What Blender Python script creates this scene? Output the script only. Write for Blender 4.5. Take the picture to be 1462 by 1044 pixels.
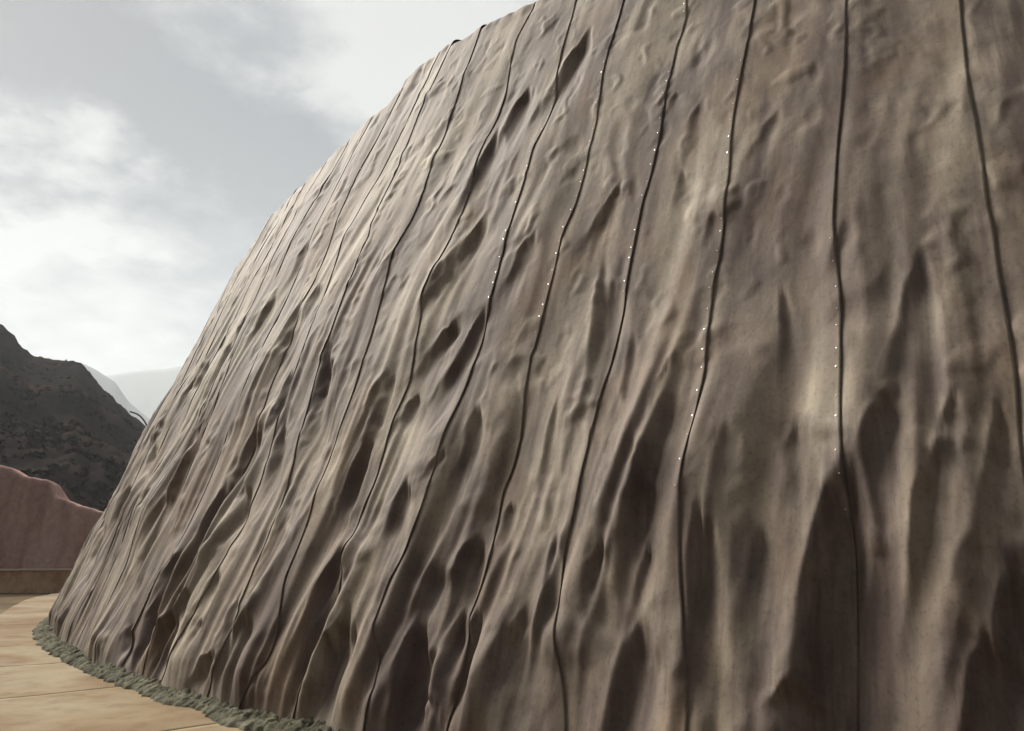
import bpy, math, random
import numpy as np
from mathutils import Vector

for o in list(bpy.data.objects): bpy.data.objects.remove(o)
scene = bpy.context.scene
C = scene.collection
rng = random.Random(7)

# ------------------------------------------------------------------ camera
F_PX = 1110.7                      # focal length in pixels of a 1462 px wide picture
PITCH = math.atan((794.49 - 522) / F_PX)
EYE = 1.7
scene.render.engine = 'CYCLES'
scene.cycles.max_bounces = 5; scene.cycles.diffuse_bounces = 3; scene.cycles.glossy_bounces = 2; scene.cycles.volume_bounces = 1
cam_data = bpy.data.cameras.new('camera')
cam_data.sensor_width = 36.0
cam_data.lens = 36.0 * F_PX / 1462
cam_data.clip_start = 0.1
cam_data.clip_end = 20000
cam = bpy.data.objects.new('camera', cam_data)
C.objects.link(cam)
cam.location = (0, 0, 0)
cam.rotation_euler = (math.pi / 2 + PITCH, 0, 0)
scene.camera = cam

# ------------------------------------------------------------------ sun and sky
SUN_AZ = math.radians(-54)         # measured from +y (straight ahead) towards +x
SUN_EL = math.radians(42)
SUN_DIR = Vector((math.sin(SUN_AZ) * math.cos(SUN_EL), math.cos(SUN_AZ) * math.cos(SUN_EL), math.sin(SUN_EL)))
sun_data = bpy.data.lights.new('sun', 'SUN')
sun_data.energy = 4.3
sun_data.angle = math.radians(36)
sun_data.color = (1.0, 0.94, 0.835)
sun = bpy.data.objects.new('sun', sun_data)
C.objects.link(sun)
sun.rotation_euler = SUN_DIR.to_track_quat('Z', 'Y').to_euler()

scene.view_settings.view_transform = 'Standard'
scene.view_settings.look = 'None'
scene.view_settings.gamma = 1
scene.view_settings.use_curve_mapping = False
scene.view_settings.exposure = 1.47

world = bpy.data.worlds.new('World')
scene.world = world
world.use_nodes = True
wt = world.node_tree
wt.nodes.clear()


class NT:
    """tiny helper for node trees"""
    def __init__(self, tree): self.t = tree
    def n(self, kind, **kw):
        x = self.t.nodes.new(kind)
        for k, v in kw.items():
            if k.startswith('i_'):
                key = k[2:]
                key = int(key) if key.isdigit() else key.replace('_', ' ')
                x.inputs[key].default_value = v
            else: setattr(x, k, v)
        return x
    def l(self, a, b): self.t.links.new(a, b)
    def math(self, op, a, b=None, c=None, clamp=False):
        x = self.n('ShaderNodeMath', operation=op); x.use_clamp = clamp
        for i, v in enumerate((a, b, c)):
            if v is None: continue
            if isinstance(v, (int, float)): x.inputs[i].default_value = v
            else: self.l(v, x.inputs[i])
        return x.outputs[0]
    def vmath(self, op, a, b=None):
        x = self.n('ShaderNodeVectorMath', operation=op)
        for i, v in enumerate((a, b)):
            if v is None: continue
            if isinstance(v, (tuple, list, Vector)): x.inputs[i].default_value = v
            else: self.l(v, x.inputs[i])
        return x.outputs['Value'] if op in ('DOT_PRODUCT', 'LENGTH') else x.outputs['Vector']
    def noise(self, vec, scale, detail=4, rough=0.5, dist=0.0):
        x = self.n('ShaderNodeTexNoise'); x.inputs['Scale'].default_value = scale
        x.inputs['Detail'].default_value = detail; x.inputs['Roughness'].default_value = rough
        x.inputs['Distortion'].default_value = dist
        self.l(vec, x.inputs['Vector']); return x
    def ramp(self, fac, stops):
        x = self.n('ShaderNodeValToRGB')
        e = x.color_ramp.elements
        while len(e) < len(stops): e.new(0.5)
        for el, (p, c) in zip(e, stops): el.position = p; el.color = (*c, 1) if len(c) == 3 else c
        self.l(fac, x.inputs[0]); return x.outputs[0]
    def mix(self, fac, a, b, mode='MIX'):
        x = self.n('ShaderNodeMix', data_type='RGBA', blend_type=mode)
        for s, v in ((x.inputs[0], fac), (x.inputs[6], a), (x.inputs[7], b)):
            if isinstance(v, (int, float)): s.default_value = v
            elif isinstance(v, tuple): s.default_value = (*v, 1)
            else: self.l(v, s)
        return x.outputs[2]


def px_dir(x, y):
    u = (522 - y) / F_PX
    c, s = math.cos(PITCH), math.sin(PITCH)
    return Vector(((x - 731) / F_PX, c - u * s, s + u * c)).normalized()


w = NT(wt)
tc = w.n('ShaderNodeTexCoord')
dirv = w.vmath('NORMALIZE', tc.outputs['Generated'])
sky = w.n('ShaderNodeTexSky', sky_type='NISHITA')
sky.sun_disc = False
sky.sun_elevation = SUN_EL
sky.sun_rotation = SUN_AZ
sky.air_density = 1.3; sky.dust_density = 3.0
sky_c = w.vmath('SCALE', sky.outputs[0]); sky_c.node.inputs['Scale'].default_value = 0.10
sep = w.n('ShaderNodeSeparateXYZ'); w.l(dirv, sep.inputs[0])
zc = w.math('ADD', w.math('MAXIMUM', sep.outputs[2], 0.0), 0.22)
inv = w.math('DIVIDE', 1.0, zc)
plane = w.vmath('SCALE', dirv); w.l(inv, plane.node.inputs['Scale'])
warp = w.noise(plane, 1.9, 5, 0.55)
wv = w.vmath('SUBTRACT', warp.outputs['Color'], (0.5, 0.5, 0.5))
wv = w.vmath('SCALE', wv); wv.node.inputs['Scale'].default_value = 0.34
warp2 = w.noise(plane, 6.5, 6, 0.6)
wv2 = w.vmath('SUBTRACT', warp2.outputs['Color'], (0.5, 0.5, 0.5))
wv2 = w.vmath('SCALE', wv2); wv2.node.inputs['Scale'].default_value = 0.20
dw = w.vmath('NORMALIZE', w.vmath('ADD', w.vmath('ADD', dirv, wv), wv2))
big = w.noise(plane, 1.9, 6, 0.55, 0.4)
cl = w.math('MULTIPLY', w.math('SUBTRACT', big.outputs[0], 0.5), 2.6)
fine = w.noise(plane, 6.0, 8, 0.6, 0.3)
cl = w.math('ADD', cl, w.math('MULTIPLY', w.math('SUBTRACT', fine.outputs[0], 0.5), 3.0))
# thick and thin parts of the cloud deck
for (x, y, rad, amt) in [(60, 110, 9, -0.6), (390, 190, 8, -0.7), (230, 140, 7, -0.5), (200, 330, 7, -0.25), (330, 250, 5, -0.1),
                         (560, 70, 8, 0.55), (690, 30, 7, 0.4), (190, 240, 5.0, 0.6), (20, 290, 5.5, 0.6), (80, 240, 5, 0.55),
                         (330, 320, 4, 0.3), (330, 15, 7, 0.1), (60, 440, 8, 0.25), (180, 450, 8, 0.2)]:
    d = w.vmath('DOT_PRODUCT', dw, px_dir(x, y))
    k = math.cos(math.radians(rad))
    f = w.math('MULTIPLY', w.math('SUBTRACT', d, 1.0), 1.0 / (1 - k))
    f = w.math('EXPONENT', f)
    cl = w.math('ADD', cl, w.math('MULTIPLY', f, amt * 2.0))
cl = w.math('MULTIPLY_ADD', cl, 0.5, 0.5, clamp=True)
cloud = w.ramp(cl, [(0.0, (0.27, 0.285, 0.32)), (0.35, (0.42, 0.44, 0.47)), (0.6, (0.62, 0.635, 0.64)), (1.0, (0.93, 0.925, 0.90))])
low = w.math('SUBTRACT', 1.0, w.math('MULTIPLY', w.math('MAXIMUM', sep.outputs[2], 0.0), 3.4), clamp=True)
cloud = w.mix(w.math('MULTIPLY', low, 0.85), cloud, (0.59, 0.57, 0.485))
skymix = w.mix(0.93, sky_c, cloud)
bg = w.n('ShaderNodeBackground'); bg.inputs['Strength'].default_value = 0.265
w.l(skymix, bg.inputs['Color'])
wo = w.n('ShaderNodeOutputWorld'); w.l(bg.outputs[0], wo.inputs['Surface'])


# ------------------------------------------------------------------ helpers
def tag(o, label=None, cat=None, kind=None, group=None):
    if label: o['label'] = label
    if cat: o['category'] = cat
    if kind: o['kind'] = kind
    if group: o['group'] = group
    return o


def mesh_obj(name, verts, faces, mat=None, parent=None, smooth=True, uv=None):
    me = bpy.data.meshes.new(name)
    verts = np.asarray(verts, dtype=np.float32)
    if isinstance(faces, np.ndarray):
        nf, k = faces.shape
        me.vertices.add(len(verts)); me.vertices.foreach_set('co', verts.ravel())
        me.loops.add(nf * k); me.loops.foreach_set('vertex_index', faces.astype(np.int32).ravel())
        me.polygons.add(nf)
        me.polygons.foreach_set('loop_start', np.arange(0, nf * k, k, dtype=np.int32))
        me.polygons.foreach_set('loop_total', np.full(nf, k, dtype=np.int32))
        me.update(calc_edges=True)
    else:
        me.from_pydata(verts.tolist(), [], faces)
    if uv is not None:
        lay = me.uv_layers.new(name='UVMap')
        idx = np.empty(len(me.loops), dtype=np.int32); me.loops.foreach_get('vertex_index', idx)
        lay.data.foreach_set('uv', np.asarray(uv, dtype=np.float32)[idx].ravel())
    me.polygons.foreach_set('use_smooth', np.full(len(me.polygons), smooth, dtype=bool))
    if mat: me.materials.append(mat)
    o = bpy.data.objects.new(name, me); C.objects.link(o)
    if parent: o.parent = parent
    return o


def grid_faces(nr, nc, off=0):
    i = np.arange(nr - 1)[:, None] * nc + np.arange(nc - 1)[None, :] + off
    return np.stack([i, i + 1, i + 1 + nc, i + nc], -1).reshape(-1, 4)


def hash2(ix, iy, seed):
    h = (ix.astype(np.int64) * 374761393 + iy.astype(np.int64) * 668265263 + seed * 2147483647 + 1013904223) & 0xffffffff
    h = ((h ^ (h >> 13)) * 1274126177) & 0xffffffff
    h = ((h ^ (h >> 16)) * 2246822519) & 0xffffffff
    return (h ^ (h >> 15)) & 0xffffffff


def gnoise(x, y, seed=0):
    """2D gradient noise, about -0.7 .. 0.7"""
    x = np.asarray(x, float); y = np.asarray(y, float)
    x, y = np.broadcast_arrays(x, y)
    x0 = np.floor(x); y0 = np.floor(y); fx = x - x0; fy = y - y0
    u = fx ** 3 * (fx * (fx * 6 - 15) + 10); v = fy ** 3 * (fy * (fy * 6 - 15) + 10)
    def g(dx, dy):
        a = hash2(x0 + dx, y0 + dy, seed) / 4294967296.0 * 2 * np.pi
        return np.cos(a) * (fx - dx) + np.sin(a) * (fy - dy)
    a = g(0, 0); b = g(1, 0); c = g(0, 1); d = g(1, 1)
    return (a + u * (b - a)) * (1 - v) + (c + u * (d - c)) * v


def fbm(x, y, seed=0, oct=4, gain=0.5):
    s = 0; a = 1.0
    for i in range(oct):
        s = s + a * gnoise(x * 2 ** i, y * 2 ** i, seed + i * 17); a *= gain
    return s


def sst(a, b, x):
    t = np.clip((x - a) / (b - a), 0, 1); return t * t * (3 - 2 * t)


def material(name, rough=0.85, spec=0.3):
    m = bpy.data.materials.new(name); m.use_nodes = True
    t = NT(m.node_tree); b = m.node_tree.nodes['Principled BSDF']
    b.inputs['Roughness'].default_value = rough
    b.inputs['Specular IOR Level'].default_value = spec
    return m, t, b


def bump(t, b, h, strength, dist):
    x = t.n('ShaderNodeBump'); x.inputs['Strength'].default_value = strength; x.inputs['Distance'].default_value = dist
    t.l(h, x.inputs['Height']); t.l(x.outputs[0], b.inputs['Normal'])


# ------------------------------------------------------------------ materials
# cement-filled cloth: warm grey with run-off streaks, brown and pale stains
canvas, t, b = material('cement_canvas', 0.78, 0.25)
uvn = t.n('ShaderNodeUVMap').outputs[0]
def stretch(sx, sy):
    m = t.n('ShaderNodeMapping'); m.inputs['Scale'].default_value = (sx, sy, 1); t.l(uvn, m.inputs['Vector']); return m.outputs[0]
n1 = t.noise(stretch(0.9, 0.28), 1.0, 5, 0.55, 0.4)
n2 = t.noise(stretch(5.0, 0.5), 1.0, 5, 0.6, 0.2)
n3 = t.noise(stretch(0.8, 0.45), 1.0, 4, 0.5, 0.6)
n4 = t.noise(stretch(28, 22), 1.0, 5, 0.65)
n5 = t.noise(stretch(2.2, 1.6), 1.0, 6, 0.6)
col = t.ramp(n1.outputs[0], [(0.36, (0.114, 0.088, 0.074)), (0.5, (0.170, 0.142, 0.114)), (0.62, (0.238, 0.209, 0.168))])
st = t.ramp(n2.outputs[0], [(0.36, (0.52, 0.44, 0.41)), (0.48, (0.92, 0.89, 0.87)), (0.62, (1.10, 1.09, 1.07))])
col = t.mix(0.5, col, st, 'MULTIPLY')
br = t.ramp(n3.outputs[0], [(0.52, (0, 0, 0)), (0.62, (1, 1, 1))])
col = t.mix(t.math('MULTIPLY', br, 0.6), col, (0.125, 0.084, 0.055))
# muddy run-off: ragged long stains
n6 = t.noise(stretch(1.1, 0.32), 1.0, 5, 0.62, 0.7)
n7 = t.noise(stretch(7.0, 0.35), 1.0, 4, 0.6)
mud = t.math('ADD', n6.outputs[0], t.math('MULTIPLY', t.math('SUBTRACT', n7.outputs[0], 0.5), 0.3))
mud = t.ramp(mud, [(0.50, (0, 0, 0)), (0.60, (1, 1, 1))])
col = t.mix(t.math('MULTIPLY', mud, 0.75), col, (0.070, 0.050, 0.046))
sa = t.n('ShaderNodeAttribute'); sa.attribute_name = 'stain_shade'  # brown stain that also paints the shade of the hollows
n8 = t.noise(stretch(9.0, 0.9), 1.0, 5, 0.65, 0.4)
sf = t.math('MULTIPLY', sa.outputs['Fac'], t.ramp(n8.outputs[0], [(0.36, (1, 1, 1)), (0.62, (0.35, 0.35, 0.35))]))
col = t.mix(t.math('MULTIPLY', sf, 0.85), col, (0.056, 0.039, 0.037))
gr = t.ramp(n5.outputs[0], [(0.36, (0.70, 0.68, 0.69)), (0.62, (1.12, 1.11, 1.08))])
col = t.mix(0.9, col, gr, 'MULTIPLY')
sp = t.ramp(n4.outputs[0], [(0.34, (0.66, 0.62, 0.60)), (0.47, (1, 1, 1))])
col = t.mix(0.65, col, sp, 'MULTIPLY')
t.l(col, b.inputs['Base Color'])
hb = t.math('ADD', n4.outputs[0], t.math('MULTIPLY', t.noise(stretch(9, 5), 1.0, 4, 0.6).outputs[0], 1.2))
bump(t, b, hb, 0.3, 0.008)

canvas_edge, t, b = material('canvas_cut_edge', 0.95, 0.1)
b.inputs['Base Color'].default_value = (0.10, 0.082, 0.07, 1)

steel, t, b = material('zinc_screw', 0.42)
b.inputs['Base Color'].default_value = (0.85, 0.84, 0.82, 1); b.inputs['Metallic'].default_value = 1.0

mortar, t, b = material('green_grey_mortar', 0.95, 0.08)
co = t.n('ShaderNodeTexCoord').outputs['Object']
a1 = t.noise(co, 3.0, 6, 0.65); a2 = t.noise(co, 22, 5, 0.7)
col = t.ramp(a1.outputs[0], [(0.38, (0.042, 0.040, 0.028)), (0.5, (0.072, 0.069, 0.050)), (0.62, (0.115, 0.108, 0.080))])
col = t.mix(0.7, col, t.ramp(a2.outputs[0], [(0.35, (0.6, 0.62, 0.6)), (0.6, (1.1, 1.1, 1.05))]), 'MULTIPLY')
t.l(col, b.inputs['Base Color']); bump(t, b, a2.outputs[0], 0.6, 0.03)

slab_m, t, b = material('dusty_slab', 0.95, 0.1)
co = t.n('ShaderNodeTexCoord').outputs['Object']
a1 = t.noise(co, 0.45, 5, 0.55, 0.5); a2 = t.noise(co, 3.0, 6, 0.65); a3 = t.noise(co, 40, 4, 0.6)
col = t.ramp(a1.outputs[0], [(0.38, (0.125, 0.083, 0.047)), (0.5, (0.160, 0.122, 0.077)), (0.62, (0.185, 0.152, 0.104))])
col = t.mix(0.45, col, t.ramp(a2.outputs[0], [(0.36, (0.62, 0.55, 0.48)), (0.48, (0.95, 0.93, 0.9)), (0.62, (1.1, 1.08, 1.04))]), 'MULTIPLY')
t.l(col, b.inputs['Base Color'])
bump(t, b, t.math('ADD', a2.outputs[0], t.math('MULTIPLY', a3.outputs[0], 0.3)), 0.5, 0.03)

soil, t, b = material('olive_brown_soil', 1.0, 0.05)
co = t.n('ShaderNodeTexCoord').outputs['Object']
a1 = t.noise(co, 0.25, 6, 0.6, 0.5); a2 = t.noise(co, 2.5, 6, 0.7)
col = t.ramp(a1.outputs[0], [(0.38, (0.065, 0.045, 0.025)), (0.5, (0.095, 0.07, 0.04)), (0.62, (0.13, 0.095, 0.055))])
col = t.mix(0.8, col, t.ramp(a2.outputs[0], [(0.3, (0.65, 0.65, 0.62)), (0.65, (1.1, 1.1, 1.1))]), 'MULTIPLY')
t.l(col, b.inputs['Base Color']); bump(t, b, a2.outputs[0], 0.8, 0.08)

redwall, t, b = material('red_render', 1.0, 0.0)
co = t.n('ShaderNodeTexCoord').outputs['Object']
mp = t.n('ShaderNodeMapping'); mp.inputs['Scale'].default_value = (1.0, 1.0, 0.22); t.l(co, mp.inputs[0])
a1 = t.noise(mp.outputs[0], 1.1, 6, 0.6, 0.3); a2 = t.noise(co, 3.0, 6, 0.7)
col = t.ramp(a1.outputs[0], [(0.38, (0.25, 0.155, 0.138)), (0.5, (0.29, 0.195, 0.173)), (0.62, (0.325, 0.23, 0.203))])
col = t.mix(0.5, col, t.ramp(a2.outputs[0], [(0.38, (0.70, 0.64, 0.66)), (0.6, (1.1, 1.08, 1.06))]), 'MULTIPLY')
t.l(col, b.inputs['Base Color']); bump(t, b, a2.outputs[0], 0.7, 0.06)

kerb_m, t, b = material('brown_kerb', 1.0, 0.0)
co = t.n('ShaderNodeTexCoord').outputs['Object']
a1 = t.noise(co, 1.3, 6, 0.65)
col = t.ramp(a1.outputs[0], [(0.38, (0.24, 0.145, 0.082)), (0.5, (0.31, 0.20, 0.118)), (0.62, (0.36, 0.25, 0.155))])
t.l(col, b.inputs['Base Color']); bump(t, b, a1.outputs[0], 0.6, 0.05)
cap_m, t, b = material('pale_kerb_cap', 0.9)
b.inputs['Base Color'].default_value = (0.32, 0.25, 0.19, 1)

hill_m, t, b = material('dark_hill_rock', 1.0, 0.0)
co = t.n('ShaderNodeTexCoord').outputs['Object']
a1 = t.noise(co, 0.035, 6, 0.6, 0.6); a2 = t.noise(co, 0.35, 6, 0.7)
col = t.ramp(a1.outputs[0], [(0.38, (0.017, 0.0155, 0.014)), (0.5, (0.026, 0.0205, 0.018)), (0.62, (0.038, 0.026, 0.021))])
col = t.mix(0.85, col, t.ramp(a2.outputs[0], [(0.3, (0.7, 0.7, 0.68)), (0.65, (1.12, 1.1, 1.08))]), 'MULTIPLY')
t.l(col, b.inputs['Base Color']); bump(t, b, a2.outputs[0], 0.7, 0.8)

scrub_m, t, b = material('dark_scrub', 1.0, 0.0)
oi = t.n('ShaderNodeNewGeometry')
a1 = t.noise(t.n('ShaderNodeTexCoord').outputs['Object'], 0.3, 3, 0.6)
t.l(t.ramp(a1.outputs[0], [(0.3, (0.017, 0.0165, 0.013)), (0.7, (0.03, 0.025, 0.019))]), b.inputs['Base Color'])

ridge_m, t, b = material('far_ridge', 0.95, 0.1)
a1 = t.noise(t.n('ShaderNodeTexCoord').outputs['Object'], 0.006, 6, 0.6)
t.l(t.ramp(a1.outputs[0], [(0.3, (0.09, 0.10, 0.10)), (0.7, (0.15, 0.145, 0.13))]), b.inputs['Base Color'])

hose_m, t, b = material('dark_hose', 0.6)
b.inputs['Base Color'].default_value = (0.05, 0.055, 0.06, 1)

# ------------------------------------------------------------------ the shape of the cut slope: a broad cone
CXX, CYY = 27.888, 41.192          # its axis
R0, COT, BUL, FLARE, CUB = 44.5014, 0.432715, 0.730380, -0.043112, -0.588234
PHI0, DPHI = -2.168221, 0.0237407  # one canvas strip per DPHI, counted leftwards
def Rt(t):                         # radius at height t above the bench
    return R0 - COT * t + BUL * t * (20 - t) / 100 + FLARE * np.exp(-t / 1.2) + CUB * t * (t - 10) * (t - 20) / 2000
def dRt(t): return (Rt(t + 1e-3) - Rt(t - 1e-3)) / 2e-3
def polar(u, r, z):
    ph = PHI0 - np.asarray(u, float) * DPHI
    return np.stack(np.broadcast_arrays(CXX + r * np.cos(ph), CYY + r * np.sin(ph), z), -1)

# how each seam wanders: (height, offset in strip widths) down from the top, right to left;
# hollows under the cloth: (u, height) of the upper and lower end, width in strips, depth factor
SEAMS=[
[ (6.81,-0.062),(6.40,-0.048),(5.88,-0.036),(5.50,-0.030),(5.15,-0.047),(4.82,-0.048),(4.31,-0.037),(4.06,-0.049),(3.71,-0.043),(3.45,-0.047),(3.21,-0.054),(3.04,-0.051),(2.79,-0.043),(2.53,-0.028),(2.29,-0.013) ],
[ (7.43,-0.054),(6.95,-0.057),(6.37,-0.040),(5.84,-0.003),(5.47,0.027),(4.88,0.063),(4.51,0.084),(4.12,0.060),(3.74,0.032),(3.32,0.023),(2.85,0.026),(2.53,0.018),(2.22,0.010),(1.87,-0.001),(1.41,-0.001),(0.92,0.011),(0.65,0.016) ],
[ (8.08,-0.016),(7.56,0.003),(7.08,0.030),(6.62,0.059),(6.19,0.083),(5.91,0.086),(5.50,0.079),(5.00,0.086),(4.47,0.103),(4.15,0.148),(3.66,0.125),(3.14,0.108),(2.86,0.131),(2.60,0.154),(2.31,0.170),(1.97,0.156),(1.51,0.123),(1.16,0.069),(0.83,0.021),(0.54,-0.011) ],
[ (8.70,-0.049),(8.45,-0.081),(8.12,-0.054),(7.92,-0.010),(7.49,-0.015),(7.02,0.001),(6.50,-0.017),(6.12,0.003),(5.77,0.028),(5.46,0.076),(5.13,0.085),(4.75,0.100),(4.36,0.094),(4.08,0.097),(3.70,0.113),(3.39,0.135),(2.99,0.144),(2.67,0.151),(2.39,0.172),(2.12,0.173),(1.78,0.199),(1.49,0.183),(1.18,0.159),(0.98,0.120),(0.74,0.028),(0.42,-0.055) ],
[ (9.42,0.035),(8.97,0.025),(8.59,0.061),(8.16,0.069),(7.80,0.048),(7.48,0.002),(7.05,-0.025),(6.62,-0.003),(6.14,-0.005),(5.76,0.010),(5.41,0.070),(5.17,0.072),(4.75,0.056),(4.34,0.079),(3.96,0.091),(3.54,0.113),(3.28,0.080),(2.84,0.027),(2.53,0.042),(2.32,0.108),(2.16,0.089),(1.98,0.066),(1.74,0.015),(1.50,0.004),(1.22,0.074),(1.03,0.053),(0.74,0.022),(0.43,0.019),(0.28,0.033) ],
[ (10.14,0.106),(9.63,0.058),(8.96,0.040),(8.51,-0.008),(8.02,-0.108),(7.47,-0.136),(7.00,-0.048),(6.51,-0.071),(6.05,-0.042),(5.56,-0.059),(4.98,-0.111),(4.49,-0.108),(4.00,-0.121),(3.49,-0.106),(3.00,-0.050),(2.58,-0.055),(2.17,-0.045),(1.73,0.016),(1.42,0.122),(1.13,0.144),(0.97,0.118),(0.69,0.017),(0.39,-0.029),(0.15,0.009) ],
[ (10.93,0.246),(10.50,0.215),(9.98,0.296),(9.35,0.242),(8.61,0.097),(8.14,0.096),(7.58,0.186),(6.89,0.064),(6.47,0.041),(6.04,0.024),(5.58,0.032),(4.96,0.124),(4.52,0.018),(4.11,-0.054),(3.75,-0.104),(3.34,-0.049),(2.97,-0.039),(2.47,-0.078),(2.08,0.027),(1.73,0.009),(1.44,0.015),(1.11,-0.011),(0.81,0.081),(0.54,0.086),(0.00,0.142) ],
[ (11.01,0.598),(10.41,0.531),(9.83,0.478),(8.97,0.380),(8.33,0.329),(7.69,0.332),(6.87,0.234),(6.53,0.234),(6.12,0.313),(5.92,0.358),(5.33,0.183),(4.76,0.072),(4.27,-0.013),(3.81,-0.076),(3.19,-0.115),(2.68,-0.026),(2.16,-0.085),(1.69,-0.077),(1.40,-0.054),(0.93,-0.232),(0.58,-0.260),(0.28,-0.065),(0.03,0.074) ],
[ (11.40,0.805),(11.09,0.706),(10.31,0.581),(9.45,0.580),(8.83,0.583),(8.07,0.572),(7.50,0.640),(6.61,0.361),(5.96,0.353),(5.44,0.253),(4.86,0.155),(4.12,0.111),(3.43,-0.038),(2.88,-0.170),(2.26,-0.250),(1.57,-0.228),(1.03,-0.337),(0.49,-0.281),(0.05,-0.105) ],
[ (10.88,0.066),(10.62,0.009),(9.57,0.025),(8.90,0.146),(8.30,0.242),(7.91,0.380),(7.50,0.561),(6.86,0.436),(6.16,0.226),(4.95,0.011),(4.46,-0.031),(3.78,-0.010),(3.17,-0.194),(2.69,-0.346),(2.08,-0.326),(1.50,-0.324),(1.03,-0.287),(0.65,-0.107),(0.43,-0.017),(-0.04,0.343) ],
[ (10.91,0.114),(9.63,0.120),(8.78,0.352),(7.92,0.455),(6.32,-0.064),(5.78,-0.004),(5.26,-0.086),(4.82,-0.234),(3.88,-0.545),(3.22,-0.714),(2.67,-0.430),(1.71,-0.479),(1.55,-0.457),(1.00,-0.270),(0.52,-0.136),(0.01,-0.088) ]
]
HOLLOWS=[(4.65,8.95,4.83,8.11,0.369,1.3),(5.58,8.40,5.59,7.82,0.365,1.0),(5.96,7.64,5.92,6.69,0.400,1.2),(5.56,5.99,5.76,5.32,0.391,1.1),(5.81,5.22,5.94,4.89,0.261,0.7),(4.97,4.35,5.14,3.70,0.259,1.2),(5.41,4.39,5.59,4.04,0.284,1.1),(7.34,6.01,7.28,5.70,0.196,1.0),(4.49,5.39,4.56,4.98,0.230,1.0),(3.41,4.60,3.15,3.51,0.321,1.1),(8.00,4.41,7.61,3.50,0.425,1.2),(10.04,5.87,9.74,4.97,0.396,1.2),(9.67,6.16,9.61,5.57,0.357,1.0),(9.12,4.42,9.04,3.98,0.248,1.0),(8.70,3.46,8.42,2.82,0.319,1.2),(9.60,3.57,9.50,2.87,0.361,1.2),(9.09,2.67,8.95,2.26,0.314,1.2),(9.77,2.65,9.66,1.77,0.380,1.2),(12.29,4.12,12.05,3.70,0.310,1.0),(12.33,2.82,12.36,1.91,0.389,1.2),(14.97,5.37,14.85,4.85,0.608,1.2),(6.40,3.86,6.37,3.39,0.293,1.0),(6.33,2.93,6.34,2.34,0.219,1.1),(5.71,3.50,5.74,3.29,0.205,0.8),(4.64,3.15,4.57,2.72,0.222,1.0),(5.35,2.38,5.30,1.95,0.242,1.0),(4.90,2.72,4.97,2.56,0.105,0.7),(6.13,1.65,6.19,0.90,0.292,1.5),(5.67,1.01,5.77,0.39,0.366,1.5),(4.64,0.98,4.51,0.22,0.373,1.6),(4.23,1.84,4.23,1.30,0.255,1.2),(4.21,1.16,4.11,0.56,0.270,1.5),(4.65,1.56,4.65,1.14,0.454,0.7),(4.00,1.17,3.96,0.65,0.138,1.2),(3.46,1.16,3.52,0.48,0.344,0.9),(3.34,1.84,3.25,1.38,0.127,1.0),(2.87,1.74,2.85,1.38,0.160,0.9),(2.44,1.74,2.47,1.40,0.083,1.0),(2.41,1.15,2.42,0.48,0.300,1.5),(2.02,1.93,1.94,1.15,0.170,1.2),(1.36,2.66,1.28,2.17,0.240,0.9),(1.00,2.13,1.04,0.58,0.524,1.5),(0.44,3.87,0.58,3.03,0.222,1.0),(0.71,2.79,0.84,2.20,0.205,1.1),(0.32,2.72,0.43,2.26,0.123,1.0),(0.06,2.64,0.16,2.16,0.084,0.9),(1.00,4.49,1.03,4.14,0.122,1.0),(1.63,6.04,1.73,5.76,0.143,0.9),(2.51,6.62,2.55,6.21,0.157,0.9),(2.63,5.69,2.55,5.34,0.165,0.9),(2.87,6.99,2.87,6.83,0.096,1.0),(3.45,5.82,3.58,5.38,0.216,0.8),(2.21,4.98,2.20,4.77,0.103,1.0),(2.39,3.42,2.50,2.95,0.168,0.7),(2.55,2.27,2.55,1.86,0.213,0.9),(3.97,2.19,3.92,1.95,0.133,0.9),(3.64,3.13,3.63,2.48,0.165,0.7),(0.11,1.55,0.17,0.95,0.169,1.3),(0.27,1.15,0.37,0.67,0.203,1.2),(1.35,0.85,1.38,0.54,0.255,1.2),(0.32,1.76,0.33,1.46,0.165,0.6),(8.63,1.45,8.63,1.08,0.235,1.0),(9.19,1.19,9.23,0.98,0.216,1.0),(9.52,0.88,9.60,0.44,0.547,1.1),(10.41,1.05,10.22,0.63,0.373,1.2),(10.37,1.63,10.34,1.00,0.440,1.0),(7.96,0.55,8.06,0.31,0.299,1.4),(7.40,1.00,7.60,0.46,0.367,1.1),(8.51,0.87,8.51,0.75,0.149,0.8),(11.12,0.65,10.98,0.35,0.366,1.0),(12.80,0.95,13.23,0.51,0.375,1.4),(14.10,1.03,14.91,0.78,0.466,1.2),(7.81,1.16,7.77,0.80,0.164,1.0),(1.50,3.92,1.45,3.45,0.092,0.7),(6.51,6.95,6.53,6.78,0.181,0.8),(6.71,5.44,6.71,5.25,0.137,0.7),(7.03,5.53,7.03,5.35,0.147,0.7),(5.21,7.05,5.24,6.55,0.172,0.5),(0.51,2.18,0.57,1.85,0.097,0.6),(1.57,1.82,1.58,1.43,0.196,0.6),(1.85,2.66,1.85,2.26,0.146,0.6),(2.91,3.76,2.88,3.32,0.106,0.4),(4.38,0.55,4.11,0.23,0.156,0.6),(4.59,8.87,4.55,9.45,0.209,0.5),(-0.03,5.62,-0.03,5.33,0.089,0.7),(-0.28,5.31,-0.24,5.12,0.065,0.7),(5.50,0.98,5.41,0.66,0.124,0.6),(17.74,2.55,16.98,1.76,0.999,1.0),(16.23,3.10,15.99,2.56,0.556,1.0),(15.65,3.97,15.20,3.47,0.471,1.0),(14.31,5.65,14.13,5.22,0.371,0.8),(12.97,6.30,12.98,5.83,0.346,0.8),(11.45,6.35,11.50,5.78,0.340,0.8),(11.17,7.50,11.09,6.93,0.295,0.8)]
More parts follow.
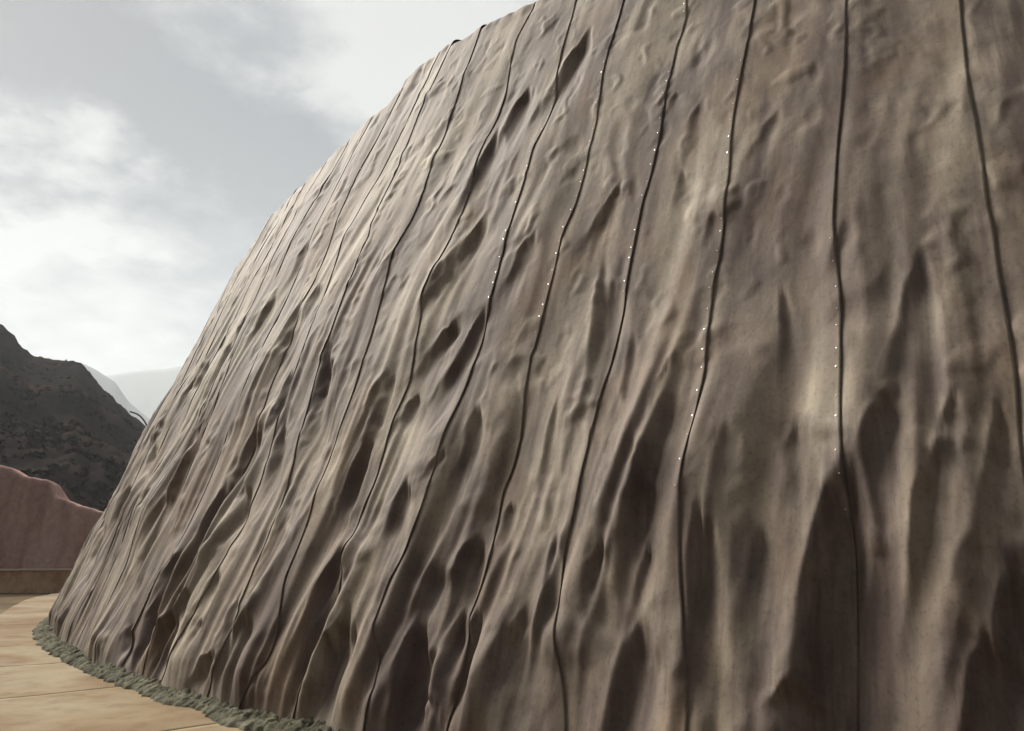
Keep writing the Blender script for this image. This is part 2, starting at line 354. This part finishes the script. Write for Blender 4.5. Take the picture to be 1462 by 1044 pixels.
U_MIN, U_MAX = -5, 31

def seam_base(k):
    if 0 <= k <= 10:
        a = np.array(SEAMS[k])[::-1].copy()
        lim = {8: (-0.30, 0.62), 9: (-0.33, 0.42), 10: (-0.42, 0.32)}.get(k, (-0.4, 0.6))
        a[:, 1] = np.clip(a[:, 1], *lim)
        o = np.argsort(a[:, 0]); return a[o]
    return None
def seam(k, t):
    t = np.asarray(t, float)
    a = seam_base(k)
    if a is not None:
        tt = np.linspace(-0.3, 12, 300)
        v = np.interp(tt, a[:, 0], a[:, 1])
        ker = np.exp(-np.linspace(-2, 2, 9) ** 2); ker /= ker.sum()
        v = np.convolve(np.pad(v, 4, mode='edge'), ker, 'valid')
        return k + np.interp(t, tt, v) + 0.008 * gnoise(t * 2.3, k * 3.1, 5)
    if k > 10:
        a = seam_base(10); base = np.interp(t, a[:, 0], a[:, 1]) * 0.75 ** (k - 10)
    else: base = 0
    return k + base + 0.16 * gnoise(t * 0.35, k * 7.7, 3) + 0.06 * gnoise(t * 1.1, k * 5.3, 4)

TOPK = np.array([(-6, 10.9), (6.2, 10.93), (6.9, 11.0), (8.0, 11.1), (8.9, 11.3), (9.9, 11.25), (10.3, 11.05), (10.5, 10.74), (11.5, 10.66), (12.3, 10.5), (13.1, 10.3), (14.2, 10.28), (15.3, 10.42), (17, 10.45), (24, 10.4), (34, 10.3)])
def top_t(u, k):
    r = random.Random(k * 13 + 1)
    c = np.interp(k + 0.5, TOPK[:, 0], TOPK[:, 1])
    return 0.35 * c + 0.65 * np.interp(u, TOPK[:, 0], TOPK[:, 1]) + r.uniform(-0.13, 0.13) + 0.03 * (u - k - 0.5)

def hollows(u, t):
    """sags where the cloth hangs from a high point: a crisp crease on the left, a long soft side on the right"""
    d = np.zeros_like(u)
    for i, (u1, t1, u2, t2, wd, s) in enumerate(HOLLOWS):
        if u1 > 12.5 and t1 < 1.2: continue
        if t1 > 4.4 and wd < 0.21: s *= 0.6; wd *= 1.25
        s *= 0.72 + 0.28 * (1 - min(max((t1 - 2) / 3, 0), 1))
        L = max(t1 - t2, 0.15) * 1.15
        wd = max(wd * 0.74, 0.07)
        m = (t < t1 + 0.5 * L) & (t > t2 - 1.3 * L) & (np.abs(u - (u1 + u2) / 2) < 2 * abs(u1 - u2) + 3.6 * wd)
        if not m.any(): continue
        uu = u[m]; tt = t[m]
        q = (t1 - tt) / L                                  # 0 top .. 1 bottom
        q = q + 0.22 * gnoise(uu * 2.2 / wd, tt * 0.8 / L, 300 + i)
        uc = u1 + (u2 - u1) * np.clip(q, -0.3, 2.2) + 0.30 * wd * gnoise(tt * 1.3 / L, 3.7 * i + 0 * tt, 91)
        half = wd * 0.5 * (0.20 + 0.70 * sst(-0.2, 0.45, q) + 0.9 * sst(0.5, 2.0, q))
        x = -(uu - uc) / half                              # -1 crease .. 1 right
        x = x + 0.35 * gnoise(uu * 1.2 / wd, tt * 1.2 / L, 500 + i)
        along = sst(-0.25, 0.30, q) * (1 - sst(0.55, 2.1, q))
        across = np.where(x < 0.1, sst(-1.9, 0.1, x), (1 - sst(0.1, 3.3, x)))
        lip = 0.25 * np.exp(-(np.sqrt((x + 1.6) ** 2 + 0.04) - 0.2) / 0.7)
        depth = s * (0.024 + 0.30 * min(wd, 0.45))
        d[m] += depth * along * (lip - across)
    return d

def ridged(f, w=0.12):
    return 1 - 2.3 * (np.sqrt(f * f + w * w) - w)

def relief(u, t):
    """how far the cloth stands off the smooth cone (m, + is outwards)"""
    low = 1 - sst(0.5, 9.0, t)
    calm = 1 - 0.55 * sst(2.2, 4.5, t) * (1 - sst(3.0, 7.0, u))      # the cloth lies tauter high on the right
    wu = u + 0.45 * gnoise(u * 0.4, t * 0.25, 41) + 0.10 * gnoise(u * 1.3, t * 0.7, 42) + 0.11 * t
    d = 0.11 * gnoise(u * 0.45, t * 0.30, 11)
    d += 0.06 * gnoise(wu * 1.0, t * 0.55, 12)
    m1 = 0.35 + 0.65 * sst(-0.3, 0.3, gnoise(u * 0.7 + 9, t * 0.45, 20))
    d += calm * (0.034 + 0.140 * low) * m1 * ridged(gnoise(wu * 2.0, t * 0.20, 13))
    amp = 0.25 + 0.75 * sst(-0.25, 0.35, gnoise(u * 0.8, t * 0.55, 15))
    d += calm ** 1.6 * (0.008 + 0.070 * low) * amp * ridged(gnoise(wu * 4.0, t * 0.36, 14))
    d += calm ** 2 * (0.002 + 0.010 * low) * amp * ridged(gnoise(wu * 8.5, t * 0.6, 16))
    # stones and bolt heads pressing through, cloth hanging from each
    for sc, sd, am in ((2.1, 17, 0.042), (3.6, 27, 0.02)):
        bp = gnoise(u * sc + 0.4 * gnoise(u * 5, t * 5, 44), t * sc * 0.7, sd)
        d += am * sst(0.22, 0.60, bp) * (0.4 + 0.6 * amp)
        d -= am * 0.8 * sst(0.26, 0.62, gnoise(u * sc + 5, t * sc * 0.6, sd + 1))
    d += 0.0015 * gnoise(u * 17, t * 11, 19)
    d += hollows(u, t)
    return d * (0.35 + 0.65 * sst(-0.1, 0.45, t))

# stain and hollow shade painted into the cloth colour: (u, top, bottom, width, strength), ragged above, drawn out below
STAIN_SHADE = [(1.02, 2.15, -0.2, 0.62, 1.0), (1.36, 2.7, 2.0, 0.30, 0.7), (0.48, 3.95, 2.9, 0.30, 0.8), (0.76, 2.85, 2.1, 0.26, 0.9), (0.36, 2.75, 2.2, 0.18, 0.6),
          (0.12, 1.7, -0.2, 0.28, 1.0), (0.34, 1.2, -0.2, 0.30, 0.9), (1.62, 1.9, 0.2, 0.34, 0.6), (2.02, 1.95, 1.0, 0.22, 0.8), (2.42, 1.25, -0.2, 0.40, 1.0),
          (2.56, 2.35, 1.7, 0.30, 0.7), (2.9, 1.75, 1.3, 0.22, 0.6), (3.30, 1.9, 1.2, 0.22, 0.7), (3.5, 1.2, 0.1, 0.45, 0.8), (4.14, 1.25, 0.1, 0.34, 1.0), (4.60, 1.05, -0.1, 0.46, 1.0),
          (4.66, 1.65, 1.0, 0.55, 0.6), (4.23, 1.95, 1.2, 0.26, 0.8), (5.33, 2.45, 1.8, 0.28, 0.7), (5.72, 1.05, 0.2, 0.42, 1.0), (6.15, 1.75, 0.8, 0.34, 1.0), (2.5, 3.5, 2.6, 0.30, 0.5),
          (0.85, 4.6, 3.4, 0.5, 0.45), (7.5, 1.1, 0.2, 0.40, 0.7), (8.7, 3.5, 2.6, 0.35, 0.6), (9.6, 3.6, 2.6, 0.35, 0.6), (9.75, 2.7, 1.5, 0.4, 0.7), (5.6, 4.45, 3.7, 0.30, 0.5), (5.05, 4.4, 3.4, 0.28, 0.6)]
def stain_shade_at(u, t):
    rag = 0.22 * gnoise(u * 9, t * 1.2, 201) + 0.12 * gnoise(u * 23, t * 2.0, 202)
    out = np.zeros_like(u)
    for i, (uc, ta, tb, wd, s) in enumerate(STAIN_SHADE):
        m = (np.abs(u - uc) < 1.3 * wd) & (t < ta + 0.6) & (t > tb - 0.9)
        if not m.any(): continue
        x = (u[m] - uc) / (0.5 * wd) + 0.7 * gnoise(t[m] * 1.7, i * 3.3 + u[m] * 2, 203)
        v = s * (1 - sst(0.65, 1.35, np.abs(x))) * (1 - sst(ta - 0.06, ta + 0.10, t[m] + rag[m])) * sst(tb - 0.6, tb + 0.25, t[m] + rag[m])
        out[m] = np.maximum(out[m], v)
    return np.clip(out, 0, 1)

# ------------------------------------------------------------------ setting: ground
tag(mesh_obj('ground', *(lambda n: (
    (lambda X, Y: np.stack([X, Y, -1.80 + 0.05 * fbm(X * 0.3, Y * 0.3, 77) * np.exp(-(X ** 2 + Y ** 2) / 6000)], -1).reshape(-1, 3))(
        *(lambda s: np.meshgrid(s, s))(np.sign(np.linspace(-1, 1, n)) * np.abs(np.linspace(-1, 1, n)) ** 3 * 3400)),
    grid_faces(n, n)))(261), soil), kind='structure')

# the bench: poured slabs that follow the foot of the slope
def bench_edge(u): return np.interp(u, [-12, 0, 10, 18, 22, 25, 27.3, 30.6, 34.8, 42], [46.6, 46.5, 46.5, 46.45, 46.4, 46.3, 46.65, 47.35, 48.6, 50.5])
bench = bpy.data.objects.new('bench', None); C.objects.link(bench); tag(bench, kind='structure')
cuts = [-11, -8, -5, -2, 1, 4, 7, 10, 13.1, 16.1, 19.05, 21.4, 25.0, 27.6, 31, 34, 37, 40]
for a, c in zip(cuts[:-1], cuts[1:]):
    g = 0.0004
    nu = 36; nr = 40
    uu = np.linspace(a + g, c - g, nu)[None, :]
    s = np.linspace(0, 1, nr)[:, None]
    R = 43.9 + (bench_edge(uu) - 43.9) * s + 0.05 * gnoise(uu * 2.2, 0 * uu, 8) * s ** 4
    z = -1.70 + 0.022 * fbm(uu * 0.7, R * 0.5, 21, 3) + 0 * R
    edge = np.minimum(np.minimum(uu - a - g, c - g - uu) * 1.05, 1) + 0 * R
    z = z - 0.0008 * (1 - sst(0, 0.03, edge))
    P = polar(uu + 0 * R, R, z)
    top = P.reshape(-1, 3)
    # skirt round the slab
    idx = np.arange(nr * nu).reshape(nr, nu)
    ring = np.concatenate([idx[0, :], idx[1:, -1], idx[-1, -2::-1], idx[-2:0:-1, 0]])
    low = top[ring] - np.array([0, 0, 0.3])
    V = np.concatenate([top, low]); n0 = len(top); m = len(ring); j = np.arange(m)
    Fs = np.concatenate([grid_faces(nr, nu), np.stack([ring[j], n0 + j, n0 + (j + 1) % m, ring[(j + 1) % m]], -1)])
    mesh_obj('slab', V, Fs, slab_m, bench)

# earth body behind the cloth and the crest above it
nu, nt = 220, 60
uu = np.linspace(U_MIN - 1, U_MAX + 1, nu)[None, :]
tt = np.linspace(-0.2, 1, nt)[:, None]
tops = np.interp(uu, TOPK[:, 0], TOPK[:, 1]) - 0.12
hh = np.where(tt <= 0.6, (tt + 0.2) / 0.8 * tops - 0.3 * (tt < 0), tops + (tt - 0.6) * 2.0 * sst(0.6, 0.8, tt))
rr = np.where(tt <= 0.6, Rt(hh) - 0.42, Rt(tops) - 0.45 - (tt - 0.6) * 40)
hh = hh + 0.15 * fbm(uu * 0.5, tt * 12, 33, 3) * (tt > 0.66)
tag(mesh_obj('hill_slope', polar(uu + 0 * rr, rr, hh - EYE).reshape(-1, 3), grid_faces(nt, nu), soil), kind='structure')

# ------------------------------------------------------------------ the lined slope and its strips
slope = bpy.data.objects.new('lined_slope', None); C.objects.link(slope)
slope.location = tuple(float(v) for v in polar(8, 44.5, -EYE))
tag(slope, 'steep curved slope covered in wrinkled grey-brown cement canvas strips with dark seams', 'slope lining')
sl_loc = np.array(slope.location)

def strip_point(u, t, d):
    """surface point at (u, t) pushed out by d along the normal"""
    ph = PHI0 - u * DPHI
    r = Rt(t); dr = dRt(t)
    nn = 1 / np.sqrt(1 + dr * dr)
    return np.stack([CXX + (r + d * nn) * np.cos(ph), CYY + (r + d * nn) * np.sin(ph), t - EYE - dr * d * nn], -1)

OVER = 0.09
def strip_grid(k):
    near = k <= 7
    nc = 54 if near else (42 if k <= 14 else 32)
    nt = 520 if near else (440 if k <= 14 else 380)
    s = np.linspace(0, 1, nc)[None, :]
    q = np.linspace(0, 1, nt)[:, None]
    # heights: up to each column's own top
    ur0 = seam(k, np.full(1, 11.0))[0]; ul0 = seam(k + 1, np.full(1, 11.0))[0] + OVER
    utop = ur0 + (ul0 - ur0) * s
    tt = -0.12 + q * (top_t(utop, k) + 0.12)
    ur = seam(k, tt[:, :1])
    ul = np.maximum(seam(k + 1, tt[:, :1]), ur + 0.35) + OVER
    ss = s + 0.0 * q
    u = ur + (ul - ur) * ss
    t = tt + 0 * u
    d = relief(u, t)
    wm = (u - ur)                                              # strip widths from the free right edge
    wl = (ul - u)
    far = 1.0 if k < 6 else (0.75 if k < 9 else 0.45)
    lift = far * 0.005 + 0.008 * gnoise(t * 1.4, k * 4.4 + 0 * t, 61)
    d = d + lift * (1 - sst(0.0, 0.16, wm)) + 0.002 * (1 - sst(0, 0.035, wm)) - 0.009 * (1 - sst(OVER * 0.7, OVER + 0.10, wl))
    return u, t, d

strips = {}
for k in range(U_MIN, U_MAX):
    u, t, d = strip_grid(k)
    P = strip_point(u, t, d)
    # fold the cloth back over the crest
    last = P[-1]; ph = PHI0 - u[-1] * DPHI
    inw = np.stack([-np.cos(ph), -np.sin(ph), 0 * ph], -1); up = np.array([0, 0, 1.0])
    extra = []
    rad = 0.16 + 0.05 * gnoise(u[-1] * 2, 0 * u[-1], 71)
    for th in np.radians([12, 25, 40, 55, 70, 82]):
        extra.append(last + inw * (rad * (1 - math.cos(th)) * 1.3 + 0.06 * th)[:, None] + up * (rad * math.sin(th))[:, None])
    e0 = extra[-1]
    for x in (0.15, 0.35, 0.6, 0.9): extra.append(e0 + inw * x + up * (0.03 * x + 0.02 * gnoise(u[-1] * 3, x * 4 + 0 * ph, 72))[:, None])
    P = np.concatenate([P, np.stack(extra)], 0)
    uvs = np.stack([u * 1.05, t], -1)
    uvx = np.repeat(uvs[-1:], len(extra), 0).copy(); uvx[..., 1] += np.linspace(0.05, 1.0, len(extra))[:, None]
    uvs = np.concatenate([uvs, uvx], 0)
    nr, nc = P.shape[:2]
    V = P.reshape(-1, 3); UV = uvs.reshape(-1, 2)
    Fs = grid_faces(nr, nc)
    # cut edge along the free (right) side: the cloth's thickness
    phr = PHI0 - np.concatenate([u[:, 0], np.repeat(u[-1:, 0], len(extra))]) * DPHI
    inn = np.stack([-np.cos(phr), -np.sin(phr), 0 * phr], -1)
    r1 = P[:, 0] + inn * (0.008 if k < 6 else 0.006)
    n0 = len(V)
    V = np.concatenate([V, r1]); UV = np.concatenate([UV, uvs[:, 0]])
    j = np.arange(nr - 1); a0 = j * nc
    rim = np.stack([a0, a0 + nc, n0 + j + 1, n0 + j], -1)
    o = mesh_obj('canvas_strip', V - sl_loc, np.concatenate([Fs, rim]), canvas, slope, True, UV)
    o.data.materials.append(canvas_edge)
    mi = np.zeros(len(o.data.polygons), dtype=np.int32); mi[len(Fs):] = 1
    o.data.polygons.foreach_set('material_index', mi)
    sh = np.ones(len(o.data.polygons), dtype=bool); sh[len(Fs):] = False
    o.data.polygons.foreach_set('use_smooth', sh)
    sv = np.zeros(len(V), dtype=np.float32); su = stain_shade_at(u, t).ravel(); sv[:len(su)] = su
    at = o.data.attributes.new('stain_shade', 'FLOAT', 'POINT'); at.data.foreach_set('value', sv)
    strips[k] = o

# lap screws beside the free edge of the nearer strips
def screw_mesh():
    v = []; f = []
    n = 8
    for r, z in ((0.0058, 0.0), (0.0058, 0.003), (0.0036, 0.003), (0.0032, 0.006)):
        v += [(r * math.cos(2 * math.pi * i / n), r * math.sin(2 * math.pi * i / n), z) for i in range(n)]
    for a in range(3):
        f += [(a * n + i, a * n + (i + 1) % n, (a + 1) * n + (i + 1) % n, (a + 1) * n + i) for i in range(n)]
    f.append(tuple(3 * n + i for i in range(n)))
    me = bpy.data.meshes.new('screw'); me.from_pydata(v, [], f); me.materials.append(steel); return me
sm = screw_mesh()
for k, (ta, tb) in {1: (2.0, 4.4), 2: (2.2, 7.2), 3: (4.3, 8.7), 4: (4.0, 8.5), 5: (4.6, 8.4)}.items():
    r = random.Random(100 + k)
    for i in range(40):
        tq = ta + i * 0.21 + r.uniform(-0.05, 0.05)
        if tq > tb: continue
        uq = seam(k, np.array([tq]))[0] + 0.035 + r.uniform(-0.006, 0.006)
        ur = seam(k, np.array([tq]))[0]
        U = np.array([uq, uq, uq + 0.02]); T = np.array([tq, tq + 0.02, tq])
        D = relief(U, T) + 0.020 + 0.012 * gnoise(T * 1.4, k * 4.4 + 0 * T, 61)
        D = D * 1.0
        wm = U - ur
        D = relief(U, T) + (0.005 + 0.008 * gnoise(T * 1.4, k * 4.4 + 0 * T, 61)) * (1 - sst(0.0, 0.16, wm)) + 0.002 * (1 - sst(0, 0.035, wm))
        Q = strip_point(U, T, D)
        nrm = Vector(Q[2] - Q[0]).cross(Vector(Q[1] - Q[0])).normalized()
        out = Vector(Q[0]) - Vector((CXX, CYY, Q[0][2]))
        if nrm.dot(out) < 0: nrm = -nrm
        tilt = Vector((r.uniform(-.25, .25), r.uniform(-.25, .25), r.uniform(-.25, .25)))
        s = bpy.data.objects.new('screw', sm); C.objects.link(s)
        s.parent = strips[k]
        s.location = tuple(Q[0] - sl_loc)
        s.rotation_euler = (nrm + tilt).to_track_quat('Z', 'Y').to_euler()

# ------------------------------------------------------------------ rough mortar haunch along the foot
ua = np.linspace(-5, 31, 2100)[None, :]; ca = np.linspace(0, 1, 30)[:, None]
wout = 0.34 + 0.16 * fbm(ua * 1.1, 0 * ua, 51, 3) + 0.05 * fbm(ua * 7, 0 * ua, 52, 2)
wout = wout + 0.12 * sst(13, 17, ua)
r_in = 44.18
rr = r_in + (44.42 - r_in + wout) * ca
hgt = 0.06 * (1 - ca) ** 0.8 * (1 + 0.5 * gnoise(ua * 1.7, 0 * ua, 53)) + 0.05 * np.sin(np.pi * np.clip(ca * 1.02, 0, 1)) ** 0.6
lump = 0.085 * (0.45 - np.abs(fbm(ua * 4.2, rr * 4.5, 54, 2))) + 0.10 * (0.3 - np.abs(fbm(ua * 8, rr * 8, 55, 4, 0.65))) + 0.03 * fbm(ua * 21, rr * 21, 57, 2)
hgt = hgt + lump * np.sin(np.pi * np.clip(ca * 0.9 + 0.08, 0, 1)) - 0.05 * sst(0.93, 1, ca)
rr = rr + 0.06 * fbm(ua * 6, rr * 6, 56, 2) * ca
P = polar(ua + 0 * rr, rr, -EYE + hgt)
mb = mesh_obj('mortar_haunch', P.reshape(-1, 3), grid_faces(30, 2100), mortar)
tag(mb, 'rough greenish grey mortar bead along the foot of the canvas slope', 'mortar')

# ------------------------------------------------------------------ red wall with its kerb at the end of the bench
wall = bpy.data.objects.new('red_retaining_wall', None); C.objects.link(wall)
wall.location = (-26, 41.4, -1.8)
tag(wall, 'rough dull red earth wall with uneven top beyond the bench', 'wall')
wl = np.array(wall.location)
prof = np.array([(-62, 7.4), (-40, 6.2), (-30, 5.4), (-27.2, 4.9), (-26.0, 4.55), (-24.9, 4.05), (-23.75, 3.85), (-23.35, 3.55), (-23.2, 3.05), (-22.3, 2.72), (-21.3, 2.38), (-18, 1.5), (-8, 0.6)])
prof = prof * np.array([41.4 / 39.5, 1.04])
xs = np.linspace(-62, -9, 320)[None, :]
ztop = np.interp(xs, prof[:, 0], prof[:, 1]) + 0.10 * fbm(xs * 1.1, 0 * xs, 61, 6, 0.65)
q = np.linspace(0, 1, 46)[:, None]
zz = -2.0 + (ztop + 2.0) * np.clip(q / 0.7, 0, 1)
yb = 41.4 + 0.07 * fbm(xs * 0.9, zz * 0.3, 62, 5, 0.6) + 0.35 * np.clip(q / 0.7, 0, 1) + 0.25 * np.clip((q - .66) / 0.1, 0, 1) ** 2 + np.clip((q - 0.7) / 0.3, 0, 1) * 2.2
zz = zz + np.where(q > 0.7, -0.12 * np.clip((q - 0.7) / 0.1, 0, 1) - 0.9 * np.clip((q - 0.8) / 0.2, 0, 1), 0)
mesh_obj('earth_face', np.stack([xs + 0 * yb, yb, zz], -1).reshape(-1, 3) - wl, grid_faces(46, 320), redwall, wall)
def box_strip(name, x0, x1, y0, y1, z0, z1, mat, n=120, amp=0.02, seed=0):
    xs = np.linspace(x0, x1, n); loop = [(y1, z0), (y0, z0), (y0, z1 - 0.04), (y0 + 0.04, z1), (y1, z1)]
    V = []
    for (y, z) in loop:
        V.append(np.stack([xs, y + amp * fbm(xs * 0.9, z * 3 + 0 * xs, seed, 3), z + amp * fbm(xs * 0.8, y * 3 + 0 * xs, seed + 9, 3)], -1))
    V = np.stack(V).reshape(-1, 3)
    return mesh_obj(name, V - wl, grid_faces(5, n), mat, wall, False)
box_strip('kerb', -60, -10, 40.95, 41.75, -2.1, -0.68, kerb_m, amp=0.03, seed=4)
box_strip('kerb_cap', -60, -10, 40.91, 41.70, -0.70, -0.615, cap_m, amp=0.03, seed=4)

# ------------------------------------------------------------------ dark hill across the valley
sil = np.array([(-1.6, 74), (-1.2, 70), (-0.9, 64), (-0.75, 59), (-0.686, 54.6), (-0.664, 51.2), (-0.653, 48.8), (-0.635, 46.6), (-0.612, 45.6), (-0.598, 45.6), (-0.571, 44.8), (-0.556, 42.3), (-0.540, 39.0), (-0.524, 36.6), (-0.498, 32.4), (-0.474, 29.4), (-0.455, 24), (-0.40, 14), (-0.3, 4), (-0.2, -3)])
aa = np.linspace(-1.6, -0.2, 420)[None, :]; yy = np.concatenate([np.linspace(58, 180, 150), np.linspace(182, 330, 40)])[:, None]
H = np.interp(aa, sil[:, 0], sil[:, 1]) + 1.8
X = aa * yy
ramp = np.clip((yy - 60) / 120, 0, 1) ** 0.92
bk = 1 - sst(184, 330, yy) * 0.9
gul = fbm(X * 0.05 + 3, yy * 0.03, 81, 5)
Z = -1.9 + H * ramp * bk + (gul * 5.0 * np.sin(np.pi * np.clip((yy - 60) / 120, 0, 1)) + 0.9 * fbm(X * 0.35, yy * 0.35, 82, 5, 0.55)) * (yy > 60) * np.clip(H / 30, 0.1, 1)
hill = mesh_obj('hill', np.stack([X + 0 * yy, yy + 0 * X, Z], -1).reshape(-1, 3), grid_faces(190, 420), hill_m)
tag(hill, kind='structure')
# unseen hill added left of and behind the camera to cut sky light
az = np.radians(np.linspace(-236, -66, 240))[None, :]; rad = np.concatenate([np.linspace(42, 150, 70), np.linspace(155, 260, 16)])[:, None]
Hn = 70 * sst(-240, -215, np.degrees(az)) + 10 * fbm(az * 3.0, 0 * az, 86, 4)
Zn = -2.2 + Hn * np.clip((rad - 46) / 104, 0, 1) ** 0.9 * (1 - 0.85 * sst(152, 260, rad)) + 3.5 * fbm(az * 8, rad * 0.04, 87, 5) * sst(48, 80, rad)
tag(mesh_obj('hill', np.stack([rad * np.sin(az), rad * np.cos(az), Zn], -1).reshape(-1, 3), grid_faces(86, 240), hill_m), kind='structure')
# scrub on the hill: small leafy clumps, one mass
r = np.random.RandomState(5)
N = 7000
ii = r.randint(20, 143, N); jj = r.randint(60, 400, N)
cen = np.stack([(X + 0 * yy)[ii, jj], (yy + 0 * X)[ii, jj], Z[ii, jj]], -1)
dens = fbm(cen[:, 0] * 0.07, cen[:, 1] * 0.07, 83, 3)
keep = (dens > -0.15) & ~((cen[:, 2] > 30) & (r.rand(N) < 0.3)); cen = cen[keep]
size = r.uniform(0.35, 1.0, len(cen)) * np.where(cen[:, 2] > 26, 0.6, 1)
nl = 14
off = r.normal(size=(len(cen), nl, 3)); off /= np.linalg.norm(off, axis=-1, keepdims=True) + 1e-6
off *= r.uniform(0.3, 1, (len(cen), nl, 1)) * size[:, None, None]; off[..., 2] = np.abs(off[..., 2]) * 0.8
lc = (cen[:, None] + off).reshape(-1, 3); ls = np.repeat(size, nl) * 0.34
a = r.normal(size=lc.shape); a /= np.linalg.norm(a, axis=-1, keepdims=True); b2 = np.cross(a, r.normal(size=lc.shape)); b2 /= np.linalg.norm(b2, axis=-1, keepdims=True) + 1e-6
V = np.stack([lc + a * ls[:, None], lc + b2 * ls[:, None] * 0.8, lc - a * ls[:, None], lc - b2 * ls[:, None] * 0.7], 1).reshape(-1, 3)
tag(mesh_obj('hillside_scrub', V, np.arange(len(V)).reshape(-1, 4), scrub_m, None, False), 'dark low scrub scattered over the hill', 'scrub', kind='stuff')

# ------------------------------------------------------------------ far ridges, paling with distance
def ridge(name, D, pts, depth, seed, amp):
    pts = np.array(pts); x = np.linspace(pts[0, 0], pts[-1, 0], 260)[None, :]
    H = np.interp(x, pts[:, 0], pts[:, 1]) + amp * fbm(x * 12 / abs(pts[-1, 0] - pts[0, 0]), 0 * x, seed, 5)
    q = np.linspace(-1, 1, 60)[:, None]
    y = D + q * depth
    z = -2 + (H + 2) * (1 - np.abs(q)) ** 0.9 + amp * 1.5 * fbm(x * 0.006, y * 0.006, seed + 1, 5) * np.sin(np.pi * np.abs(q))
    tag(mesh_obj(name, np.stack([x * (y / D), y + 0 * x, np.maximum(z, -3)], -1).reshape(-1, 3), grid_faces(60, 260), ridge_m), kind='structure')
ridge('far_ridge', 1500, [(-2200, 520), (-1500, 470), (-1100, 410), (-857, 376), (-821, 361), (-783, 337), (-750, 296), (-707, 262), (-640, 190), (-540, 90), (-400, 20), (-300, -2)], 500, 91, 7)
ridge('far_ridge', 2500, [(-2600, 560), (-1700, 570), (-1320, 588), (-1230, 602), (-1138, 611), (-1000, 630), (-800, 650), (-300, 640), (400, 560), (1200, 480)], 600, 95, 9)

# ------------------------------------------------------------------ thin hose arching up behind the slope
cu = bpy.data.curves.new('arched_hose', 'CURVE'); cu.dimensions = '3D'; cu.bevel_depth = 0.035; cu.bevel_resolution = 2
spn = cu.splines.new('BEZIER')
pts = [(-15.6, 34.2, -1.9), (-15.75, 34.1, 3.2), (-15.93, 34.0, 5.05), (-16.08, 34.0, 5.5), (-16.3, 34.0, 5.86), (-16.57, 34.0, 6.1), (-16.95, 34.0, 6.24)]
spn.bezier_points.add(len(pts) - 1)
for bp, pnt in zip(spn.bezier_points, pts): bp.co = pnt; bp.handle_left_type = bp.handle_right_type = 'AUTO'
ho = bpy.data.objects.new('tmp', cu); C.objects.link(ho)
dg = bpy.context.evaluated_depsgraph_get()
me = bpy.data.meshes.new_from_object(ho.evaluated_get(dg)); bpy.data.objects.remove(ho)
me.materials.append(hose_m)
ho = bpy.data.objects.new('arched_hose', me); C.objects.link(ho)
tag(ho, 'thin dark hose bending over against the pale far hills', 'hose')

# ------------------------------------------------------------------ haze
HAZE = 2.2e-4
if HAZE:
    x0, x1, y0, y1, z0, z1 = -3600, 3600, -3600, 3600, -5, 720
    V = [(x, y, z) for z in (z0, z1) for y in (y0, y1) for x in (x0, x1)]
    Fh = [(0, 2, 3, 1), (4, 5, 7, 6), (0, 1, 5, 4), (2, 6, 7, 3), (0, 4, 6, 2), (1, 3, 7, 5)]
    hm = bpy.data.materials.new('haze'); hm.use_nodes = True
    ht = hm.node_tree; ht.nodes.clear()
    pv = ht.nodes.new('ShaderNodeVolumePrincipled'); pv.inputs['Density'].default_value = HAZE
    pv.inputs['Color'].default_value = (0.86, 0.93, 1.0, 1); pv.inputs['Anisotropy'].default_value = 0.15
    ho = ht.nodes.new('ShaderNodeOutputMaterial'); ht.links.new(pv.outputs[0], ho.inputs['Volume'])
    tag(mesh_obj('haze', V, Fh, hm, None, False), 'pale haze filling the valley', 'haze', kind='stuff')
